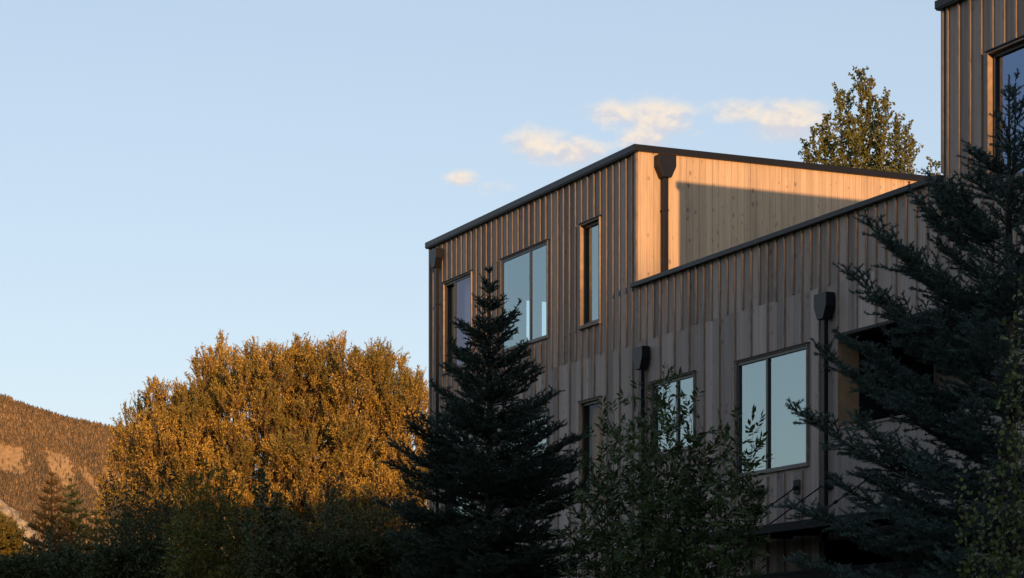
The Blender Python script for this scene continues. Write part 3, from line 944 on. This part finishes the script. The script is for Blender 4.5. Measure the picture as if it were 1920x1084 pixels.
# ---------------------------------------------------------------- broadleaved crowns built from sprays of leaves
def spray_tree(name, base, lobes, seed, label, cat, group, leafm, barkm, n_spray, per, leaf_l, leaf_w, spray_l, shape='lance',
               up=1.0, out=.7, spread=.35, shell=.62, trunk_r=.25, n_limb=None, droop=0., spike=.0):
    """lobes: list of (centre (3,), radii (3,)); sprays grow on and inside the lobes"""
    rng = np.random.RandomState(seed)
    base = np.asarray(base, float)
    root = empty(name, base, 0, label, cat, group)
    C = np.array([l[0] for l in lobes]) - base; RR = np.array([l[1] for l in lobes])
    wgt = (RR[:, 0] * RR[:, 2]) ** .9; wgt /= wgt.sum()
    li = rng.choice(len(lobes), n_spray, p=wgt)
    dirs = unit(rng.normal(size=(n_spray, 3)))
    dirs[:, 2] = np.where(dirs[:, 2] < -.35, -dirs[:, 2], dirs[:, 2])
    rr = shell + (1 - shell) * rng.rand(n_spray) ** .6
    P = C[li] + dirs * RR[li] * rr[:, None]
    crown_c = C.mean(0)
    o_ = unit(P - C[li]); o_[:, 2] *= .6
    ax = unit(o_ * out + UP[None] * up + rng.normal(size=(n_spray, 3)) * .28)
    SL = spray_l * rng.uniform(.6, 1.35, n_spray)
    # twigs within a spray
    ntw = 5
    si = np.repeat(np.arange(n_spray), ntw)
    t0 = rng.rand(len(si)) ** .8 * .6
    tdir = unit(ax[si] + rng.normal(size=(len(si), 3)) * spread)
    tl = SL[si] * (1 - t0) * rng.uniform(.7, 1.1, len(si))
    tp = P[si] + ax[si] * (SL[si] * t0)[:, None] - ax[si] * (SL[si] * .45)[:, None]
    sp = tp; ep = tp + tdir * tl[:, None]; ep[:, 2] -= droop * tl
    V, f = seg_tubes(sp, ep, .012 * spray_l, .004 * spray_l, 3)
    # leaves along the twigs
    npt = max(2, per // ntw)
    ti = np.repeat(np.arange(len(si)), npt)
    g_ = rng.rand(len(ti)) ** .8
    d = unit(ep - sp)[ti]
    lp = sp[ti] + (ep - sp)[ti] * g_[:, None]
    ld = unit(d + rng.normal(size=d.shape) * .55)
    nr = unit(rng.normal(size=d.shape) + UP[None] * .4)
    ln = leaf_l * rng.uniform(.65, 1.25, len(ti)); wd = leaf_w * rng.uniform(.7, 1.25, len(ti))
    LV, LF = leaves(lp, ld, nr, ln, wd, shape)
    crown = raw_mesh('crown', LV, LF, leafm, root)
    # trunk and limbs
    poly = []
    top = crown_c.copy(); top[2] = C[:, 2].max()
    fork = np.array((crown_c[0] * .25, crown_c[1] * .25, max(.8, C[:, 2].min() * .45)))
    poly.append((bez((0, 0, -.1), (fork[0] * .3, fork[1] * .3, fork[2] * .6), fork, 8), np.linspace(trunk_r, trunk_r * .75, 8)))
    for c in C:
        pts = bez(fork - np.array((0, 0, .1)), fork + (c - fork) * .35 + UP * .15 * np.linalg.norm(c - fork), c, 9)
        poly.append((pts, np.linspace(trunk_r * .5, trunk_r * .10, 9)))
    sel = rng.choice(n_spray, min(n_spray, 260), replace=False)
    for s_ in sel:
        c = C[li[s_]]
        pts = bez(c, (c + P[s_]) / 2 + UP * -.1, P[s_], 5); poly.append((pts, np.linspace(trunk_r * .10, .010 * spray_l, 5)))
    limbs_mesh('trunk', poly, barkm, root, 6)
    tw = raw_mesh('twigs', V, f, barkm, root); tw.name = 'twig'; tw['kind'] = 'stuff'
    return root


def px_lobes(Y, items, jit=0, rng=None, depth=1.):
    k = F / Y; out = []
    for j, (cx, cy, rx, rz) in enumerate(items):
        dy = (((j * 7) % 5) - 2) / 2. * jit
        c = at(cx, cy, Y); c = c * 1.0; c[1] += dy
        out.append((c, np.array((rx / k, rx / k * depth, rz / k))))
    return out


# golden willow
M['willow'] = leaf_mat('willow_leaves', [(.20, .125, .020), (.39, .235, .030), (.57, .345, .046), (.75, .46, .10)], .12, patch=(.13, .125, .024), rough=.55, pscale=.55, pmix=.7)
Y = 94.
rsp = np.random.RandomState(4)
WX = [200, 225, 250, 275, 350, 375, 420, 480, 530, 570, 620, 690, 750, 800]
WY = [905, 835, 800, 762, 712, 672, 645, 665, 636, 660, 652, 672, 688, 702]
plumes = []
k_ = F / Y
for layer, (dy, st) in enumerate(((-2.6, 0), (.2, 17), (2.4, 8))):
    for px in range(240 + st, 806, 40):
        ty = np.interp(px, WX, WY)
        row = 0
        y = ty + 52 + rsp.uniform(-12, 44) + (18 if layer != 1 else 0)
        while y < 1010:
            rx = rsp.uniform(25, 43); rz = rsp.uniform(48, 80)
            c = at(px + rsp.uniform(-14, 14) + (min(row, 2) * 9 if px < 330 else 0), y, Y)
            c[1] += dy - .35 * row + rsp.uniform(-.8, .8)
            if row == 0 or rsp.rand() < .88: plumes.append((c, np.array((rx, rx * 1.1, rz)) / k_))
            y += rsp.uniform(58, 88); row += 1
plumes += px_lobes(Y + 1, [(300, 1015, 80, 55), (420, 1025, 110, 60), (560, 1025, 120, 60), (690, 1030, 110, 60), (790, 1030, 60, 70), (540, 930, 200, 80), (700, 930, 110, 80), (380, 930, 110, 70), (482, 795, 55, 75), (520, 830, 60, 70), (490, 715, 36, 62), (600, 800, 50, 70)], 1.)
spray_tree('willow_tree', at(510, 1300, Y) * (1, 1, 0), plumes, 71, 'large golden willow glowing in the evening sun left of the building', 'willow tree', None,
           M['willow'], M['red_bark'], 6200, 90, .120, .035, 1.0, up=1.25, out=.75, spread=.22, trunk_r=.20, shell=.55)

# tree behind the roof
M['poplar'] = leaf_mat('poplar_leaves', [(.045, .064, .011), (.072, .087, .015), (.12, .12, .018), (.22, .18, .026)], .2, rough=.5)


def leader_tree(name, base, tips, seed, label, cat, group, leafm, barkm, twig_gap, twig_l, leaf_l, leaf_w, shape, n_leaf, start=.35, stem_r=.03,
                pinnate=False, twig_el=48, crook=.04, taper=1.0, leaf_up=.2, into=None):
    """several stems, each with side twigs that carry the leaves. tips in world space"""
    rng = np.random.RandomState(seed); base = np.asarray(base, float)
    root = into or empty(name, base, 0, label, cat, group)
    poly = []; S0, S1 = [], []
    for tip in tips:
        tip = np.asarray(tip, float) - base
        b0 = np.array((tip[0] * .18 + rng.uniform(-.1, .1), tip[1] * .18 + rng.uniform(-.1, .1), 0)) if not pinnate else np.array((tip[0] * .55 + rng.uniform(-.12, .12), tip[1] * .6, 0))
        md = b0 * .5 + tip * .5 + np.array((rng.uniform(-1, 1), rng.uniform(-1, 1), 0)) * crook * tip[2]; md[0] = b0[0] * .75 + tip[0] * .25 + rng.uniform(-1, 1) * crook * tip[2]
        Ls = tip[2]; n = 14
        pts = bez(b0, md, tip, n); poly.append((pts, np.linspace(stem_r, stem_r * .12, n)))
        nt_ = int(Ls * (1 - start) / twig_gap)
        for q in range(nt_):
            u_ = start + (1 - start) * (q + rng.rand()) / nt_
            f_ = u_ * (n - 1); a_ = int(min(f_, n - 2)); o = pts[a_] + (pts[a_ + 1] - pts[a_]) * (f_ - a_)
            az = q * 2.4 + rng.uniform(-.5, .5)
            el = R(twig_el + rng.uniform(-16, 16))
            lt = twig_l * (.22 + .95 * (1 - u_) ** .7 * taper) * rng.uniform(.6, 1.2)
            dr = np.array((math.cos(az) * math.cos(el), math.sin(az) * math.cos(el), math.sin(el)))
            e = o + dr * lt + UP * lt * rng.uniform(-.05, .2)
            poly.append((bez(o, o + dr * lt * .5, e, 4), np.linspace(stem_r * .28, stem_r * .08, 4)))
            S0.append(o + (e - o) * .15); S1.append(e)
            if lt > twig_l * .45:
                for z_ in range(3):
                    v_ = rng.uniform(.3, .85); oo = o + (e - o) * v_
                    d2 = unit(dr + rng.normal(size=3) * .7); S0.append(oo); S1.append(oo + d2 * lt * .4)
        S0.append(pts[-3]); S1.append(pts[-1])
    limbs_mesh('trunk' if into is None else 'stem', poly, barkm, root, 5)
    S0 = np.array(S0); S1 = np.array(S1)
    if not pinnate:
        ln = np.linalg.norm(S1 - S0, axis=1)
        cnt = np.maximum(2, (ln * n_leaf * rng.uniform(.7, 1.3, len(ln))).astype(int))
        ii = np.repeat(np.arange(len(ln)), cnt)
        lp = S0[ii] + (S1 - S0)[ii] * rng.rand(len(ii))[:, None]
        ld = unit(unit(S1 - S0)[ii] * .6 + rng.normal(size=lp.shape) * .8)
        lp = lp + ld * leaf_l * .4
    else:                                               # compound leaves: pairs of leaflets along a stalk
        ln = np.linalg.norm(S1 - S0, axis=1)
        cnt = np.maximum(1, (ln * n_leaf).astype(int))
        ii = np.repeat(np.arange(len(ln)), cnt)
        g_ = rng.rand(len(ii))[:, None]
        o = S0[ii] + (S1 - S0)[ii] * g_
        st = unit(unit(S1 - S0)[ii] * .8 + rng.normal(size=o.shape) * .55 + UP[None] * .1)
        sl = (leaf_l * 1.9 * rng.uniform(.7, 1.2, len(ii)))[:, None]
        sd = unit(np.cross(st, unit(rng.normal(size=st.shape) * .5 + UP[None])))
        LPs, LDs = [], []
        for v_ in (.35, .6, .85):
            for sg in (-1, 1):
                LPs.append(o + st * sl * v_); LDs.append(unit(st * .75 + sd * sg * .75 + rng.normal(size=st.shape) * .15 - UP[None] * .12))
        LPs.append(o + st * sl * .95); LDs.append(unit(st + rng.normal(size=st.shape) * .12))
        lp = np.concatenate(LPs); ld = np.concatenate(LDs)
    nr = unit(rng.normal(size=ld.shape) + UP[None] * leaf_up * 3)
    L_ = leaf_l * rng.uniform(.65, 1.2, len(lp)); W_ = leaf_w * rng.uniform(.75, 1.2, len(lp))
    V, f = leaves(lp, ld, nr, L_, W_, shape)
    raw_mesh('crown' if into is None else 'leafy_shoots', V, f, leafm, root)
    return root


Y = 65.
tips = [at(1612, 133, Y), at(1590, 180, Y + .8), at(1572, 172, Y - .6), at(1645, 190, Y + .5), at(1662, 185, Y - .5), at(1540, 235, Y), at(1552, 225, Y + 1), at(1700, 235, Y - .4), at(1712, 265, Y + .6),
        at(1630, 150, Y + .2), at(1512, 270, Y + .3), at(1680, 220, Y + .9), at(1525, 255, Y - .8), at(1600, 230, Y - 1)]
leader_tree('poplar_tree', at(1618, 1300, Y) * (1, 1, 0), tips, 83, 'olive gold tree whose leafy top rises behind the high roof', 'tree', 'trees behind the roof',
            M['poplar'], M['pale_bark'],   .085, 1.25, .075, .062, 'round', 80, start=.60, stem_r=.07, taper=1.0)
tips = [at(1745, 300, Y + 3), at(1757, 306, Y + 3.4), at(1735, 318, Y + 3)]
leader_tree('poplar_tree', at(1747, 1300, Y + 3) * (1, 1, 0), tips, 84, 'small twiggy tree top peeping over the roof beside the tower', 'tree', 'trees behind the roof',
            M['poplar'], M['pale_bark'],   .12, .7, .10, .08, 'round', 30, start=.75, stem_r=.05)

# ash shrubs in front of the facade
M['ash'] = leaf_mat('ash_leaves', [(.028, .046, .015), (.041, .062, .019), (.060, .082, .026)], .2, rough=.5)
M['ash_yellow'] = leaf_mat('yellowing_ash_leaves', [(.07, .085, .018), (.10, .11, .02), (.16, .12, .02)], .25, rough=.5)
M['aspen'] = leaf_mat('aspen_leaves', [(.045, .065, .020), (.070, .092, .026), (.105, .12, .030)], .25, rough=.45)
M['dark_leaf'] = leaf_mat('dark_shrub_leaves', [(.030, .042, .015), (.044, .060, .020), (.068, .076, .025)], .15, rough=.55)
G = 'shrubs in front of the facade'
Y = 33.
tips = [at(x, y, Y + d) for x, y, d in ((1245, 722, 0), (1268, 738, .3), (1225, 745, -.3), (1300, 752, .2), (1318, 800, -.2), (1195, 742, .2), (1290, 830, .5), (1250, 800, -.6),
                                        (1330, 860, .3), (1215, 850, -.4), (1275, 900, -.7))]
leader_tree('ash_shrub', at(1250, 1300, Y) * (1, 1, 0), tips, 91, 'tallest leafy ash shrub, its tip covering the mid window', 'shrub', G, M['ash'], M['bark'],
            .12, .38, .135, .045, 'lance', 8.5, start=.25, stem_r=.018, pinnate=True)
Y = 34.5
tips = [at(x, y, Y + d) for x, y, d in ((1130, 778, 0), (1152, 770, .3), (1170, 800, -.3), (1112, 850, .2), (1090, 900, -.2), (1145, 880, -.5), (1075, 960, .3), (1185, 860, .4))]
leader_tree('ash_shrub', at(1130, 1300, Y) * (1, 1, 0), tips, 92, 'leafy shrub between the front spruce and the tallest ash shrub', 'shrub', G, M['ash'], M['bark'],
            .15, .36, .135, .045, 'lance', 7.5, start=.25, stem_r=.016, pinnate=True)
Y = 32.
tips = [at(x, y, Y + d) for x, y, d in ((1378, 790, 0), (1412, 797, .2), (1355, 812, .3), (1345, 870, -.2), (1400, 880, .2), (1372, 900, -.4), (1418, 930, .1), (1330, 960, .2))]
leader_tree('ash_shrub', at(1350, 1300, Y) * (1, 1, 0), tips, 93, 'slender shrub reaching up across the left pane of the big window', 'shrub', G, M['ash'], M['bark'],
            .15, .34, .13, .044, 'lance', 8, start=.25, stem_r=.014, pinnate=True)

# aspen at the right edge
Y = 20.
tips = [at(x, y, Y + d) for x, y, d in ((1908, 540, 0), (1940, 500, .2), (1896, 640, -.2), (1912, 760, .2), (1950, 640, .1), (1895, 850, .3), (1930, 830, -.2))]
leader_tree('aspen_tree', at(1945, 1300, Y) * (1, 1, 0), tips, 95, 'young aspen with pale round leaves in front of the big spruce', 'aspen', None, M['aspen'], M['bark'],
            .09, .40, .046, .042, 'round', 17, start=.3, stem_r=.010, crook=.09)
tips = [at(x, y, Y + d) for x, y, d in ((1795, 895, 0), (1825, 930, .2), (1850, 880, -.2), (1805, 985, .1), (1870, 960, .2))]
leader_tree('aspen_shrub', at(1880, 1300, Y) * (1, 1, 0), tips, 96, 'low aspen sucker leaning left below the balcony at lower right', 'aspen', None, M['aspen'], M['bark'],
            .09, .34, .044, .040, 'round', 20, start=.3, stem_r=.009, crook=.09)

# foreground planting at the left
G = 'shrubs along the lower left'
Y = 42.
tips = [at(x, y, Y + d) for x, y, d in ((390, 878, 0), (420, 900, .3), (360, 900, -.3), (340, 960, .2), (445, 940, -.2), (400, 960, .5), (320, 1000, .2), (455, 1000, .3), (375, 1010, -.4))]
leader_tree('ash_shrub', at(392, 1300, Y) * (1, 1, 0), tips, 101, 'yellowing ash shrub in the shade below the golden willow', 'shrub', G, M['ash_yellow'], M['bark'],
            .07, .62, .10, .034, 'lance', 13, start=.3, stem_r=.02, pinnate=True)
Y = 41.
tips = [at(x, y, Y + d) for x, y, d in ((492, 882, 0), (520, 930, .3), (465, 960, -.3), (545, 980, .2), (500, 1000, .5))]
leader_tree('aspen_tree', at(495, 1300, Y) * (1, 1, 0), tips, 102, 'pale stemmed aspen sapling below the middle of the willow', 'aspen', G, M['dark_leaf'], M['pale_bark'],
            .055, .55, .07, .06, 'round', 55, start=.25, stem_r=.025)
Y = 46.
dark = [((235, 1075, 50, 35), (300, 1065, 55, 35), (215, 1100, 60, 50), (290, 1100, 90, 50), (370, 1100, 90, 45)), ((560, 1070, 60, 35), (610, 1075, 60, 35), (580, 1105, 110, 50), (490, 1105, 90, 50)),
        ((670, 1065, 55, 40), (730, 1060, 70, 40), (690, 1090, 110, 60), (800, 1070, 80, 70)), ((70, 1092, 80, 35), (140, 1085, 70, 35), (20, 1100, 60, 35), (110, 1115, 120, 50))]
rsh = np.random.RandomState(17)
shoots = []
for x0, x1, y0, n_ in ((195, 345, 893, 18), (505, 650, 918, 14), (590, 800, 872, 18), (-10, 225, 1005, 18)):
    shoots.append([(x0 + (x1 - x0) * (q + rsh.rand()) / n_, y0 + rsh.choice([-12, 10, 30, 55, 80]) + rsh.uniform(-14, 14)) for q in range(n_)])
lbs = ('dark bush at the left foot of the willow', 'dark bush right of the aspen sapling', 'dark bush between the willow and the front spruce', 'low dark bush below the young conifers')
for j, (it, lb) in enumerate(zip(dark, lbs)):
    Yj = Y + j * 1.3
    tr = spray_tree('bush', at(it[0][0], 1300, Yj) * (1, 1, 0), px_lobes(Yj, it, .5), 110 + j, lb, 'bush', G, M['dark_leaf'], M['bark'], 900, 60, .085, .036, .46,
                    up=.9, out=.7, spread=.45, trunk_r=.06, shell=.35)
    leader_tree('bush_shoots', at(it[0][0], 1300, Yj) * (1, 1, 0), [at(x, y, Yj + ((k_ * 3) % 5 - 2) * .25) for k_, (x, y) in enumerate(shoots[j])], 130 + j, None, None, None,
                M['dark_leaf'], M['bark'], .06, .55, .085, .034, 'lance', 30, start=.45, stem_r=.014, twig_el=38, into=tr)
# golden tree far off at the left edge
Y = 190.
M['gold'] = leaf_mat('golden_leaves', [(.13, .10, .02), (.18, .13, .025), (.24, .17, .03)], .25)
spray_tree('golden_tree', at(0, 1300, Y) * (1, 1, 0), px_lobes(Y, [(5, 1020, 38, 38), (-30, 1010, 40, 50), (25, 1060, 40, 30)], 1), 121, 'sunlit golden tree cut by the left edge of the picture', 'tree', None,
           M['gold'], M['bark'], 420, 60, .28, .14, 1.0, trunk_r=.2)

# ================================================================== LIGHT, SKY, CAMERA
w = bpy.data.worlds.new('World'); scene.world = w; w.use_nodes = True
nt = w.node_tree; bg = nt.nodes['Background']
sk = N(nt, 'ShaderNodeTexSky', sky_type='NISHITA'); sk.sun_disc = False
sk.sun_elevation = R(SUN_EL); sk.sun_rotation = math.atan2(SH[0], SH[1]) % (2 * math.pi)
sk.altitude = 2000; sk.air_density = 1; sk.dust_density = 1; sk.ozone_density = 1
gm = N(nt, 'ShaderNodeGamma'); L(nt, sk.outputs[0], gm.inputs[0]); gm.inputs[1].default_value = .45
sky_c = mix_col(nt, 1., gm.outputs[0], (1.47, 1.56, 1.80), 'MULTIPLY')
# evening clouds, fixed to the sky by direction
tc = N(nt, 'ShaderNodeTexCoord'); sx = N(nt, 'ShaderNodeSeparateXYZ'); L(nt, tc.outputs['Generated'], sx.inputs[0])
yy = math_node(nt, 'MAXIMUM', sx.outputs[1], .05)
U = math_node(nt, 'DIVIDE', sx.outputs[0], yy); Vv = math_node(nt, 'DIVIDE', sx.outputs[2], yy)
cb = N(nt, 'ShaderNodeCombineXYZ'); L(nt, U, cb.inputs[0]); L(nt, Vv, cb.inputs[1])
nA = noise(nt, mapping(nt, cb.outputs[0], (1, 1.6, 1)), 110, 8, .62)
nB = noise(nt, mapping(nt, cb.outputs[0], (1, 1.3, 1)), 48, 4, .5)
total = None; up_s = None; e_s = None
for cx, cy, rx, ry, amp in ((866, 334, 38, 19, .80), (925, 352, 52, 19, .40), (1005, 272, 62, 36, .9), (1075, 284, 72, 36, .9), (1150, 214, 66, 30, .8), (1235, 224, 80, 44, .95), (1215, 258, 66, 28, .8),
                            (1400, 208, 86, 26, .72), (1475, 226, 82, 46, .92)):
    du = math_node(nt, 'MULTIPLY', math_node(nt, 'SUBTRACT', U, (cx - 960) / F), F / rx)
    dv = math_node(nt, 'MULTIPLY', math_node(nt, 'SUBTRACT', Vv, (HORIZON - cy) / F), F / ry)
    r2 = math_node(nt, 'ADD', math_node(nt, 'MULTIPLY', du, du), math_node(nt, 'MULTIPLY', dv, dv))
    e = math_node(nt, 'MULTIPLY', math_node(nt, 'EXPONENT', math_node(nt, 'MULTIPLY', r2, -1.1)), amp)
    total = e if total is None else math_node(nt, 'MAXIMUM', total, e)
    ed = math_node(nt, 'MULTIPLY', e, dv)
    up_s = ed if up_s is None else math_node(nt, 'ADD', up_s, ed); e_s = e if e_s is None else math_node(nt, 'ADD', e_s, e)
dens = math_node(nt, 'ADD', total, math_node(nt, 'MULTIPLY', math_node(nt, 'SUBTRACT', nA, .5), .85))
dens = math_node(nt, 'ADD', dens, math_node(nt, 'MULTIPLY', math_node(nt, 'SUBTRACT', nB, .5), .6))
cbo = N(nt, 'ShaderNodeCombineXYZ'); L(nt, math_node(nt, 'SUBTRACT', U, .0015), cbo.inputs[0]); L(nt, math_node(nt, 'ADD', Vv, .0035), cbo.inputs[1])
nC = noise(nt, mapping(nt, cbo.outputs[0], (1, 1.6, 1)), 110, 4, .55)
nD = noise(nt, mapping(nt, cb.outputs[0], (1, 1.6, 1)), 110, 4, .55)
relief = math_node(nt, 'MULTIPLY', math_node(nt, 'SUBTRACT', nD, nC), 1.5)
dens = math_node(nt, 'MULTIPLY', smooth(nt, dens, .13, .86), smooth(nt, total, .04, .3))
under = math_node(nt, 'DIVIDE', up_s, math_node(nt, 'ADD', e_s, .02))
cloud_c = mix_col(nt, smooth(nt, math_node(nt, 'ADD', math_node(nt, 'ADD', nB, relief), math_node(nt, 'MULTIPLY', under, .45)), .12, .80), (2.30, 2.24, 2.40), (3.25, 2.78, 2.28))
lit = mix_col(nt, math_node(nt, 'MULTIPLY', dens, .9), sky_c, cloud_c)
L(nt, lit, bg.inputs[0]); bg.inputs[1].default_value = .15

sun = bpy.data.lights.new('sun', 'SUN'); sun.energy = 2.2; sun.angle = R(.5); sun.color = (1., .58, .26)
so = bpy.data.objects.new('sun', sun); COL.objects.link(so)
sd = Vector((SH[0] * math.cos(R(SUN_EL)), SH[1] * math.cos(R(SUN_EL)), math.sin(R(SUN_EL))))
so.rotation_euler = sd.to_track_quat('Z', 'Y').to_euler(); so.location = (20, -60, 40)

cam = bpy.data.cameras.new('camera'); co = bpy.data.objects.new('camera', cam); COL.objects.link(co)
cam.sensor_width = 36; cam.lens = 36 * F / 1920; cam.shift_y = (HORIZON - 542) / 1920
cam.clip_start = .5; cam.clip_end = 20000
co.location = (0, 0, EYE); co.rotation_euler = (R(90), 0, 0)
scene.camera = co

scene.view_settings.view_transform = 'Standard'; scene.view_settings.look = 'None'
scene.view_settings.exposure = 1.0; scene.view_settings.gamma = 1; scene.view_settings.use_curve_mapping = False
scene.render.resolution_x = 1024; scene.render.resolution_y = 578
cy = scene.cycles
cy.max_bounces = 8; cy.diffuse_bounces = 3; cy.glossy_bounces = 3; cy.transparent_max_bounces = 12; cy.transmission_bounces = 3
cy.use_denoising = True; cy.caustics_reflective = False; cy.caustics_refractive = False
cy.sample_clamp_indirect = 6
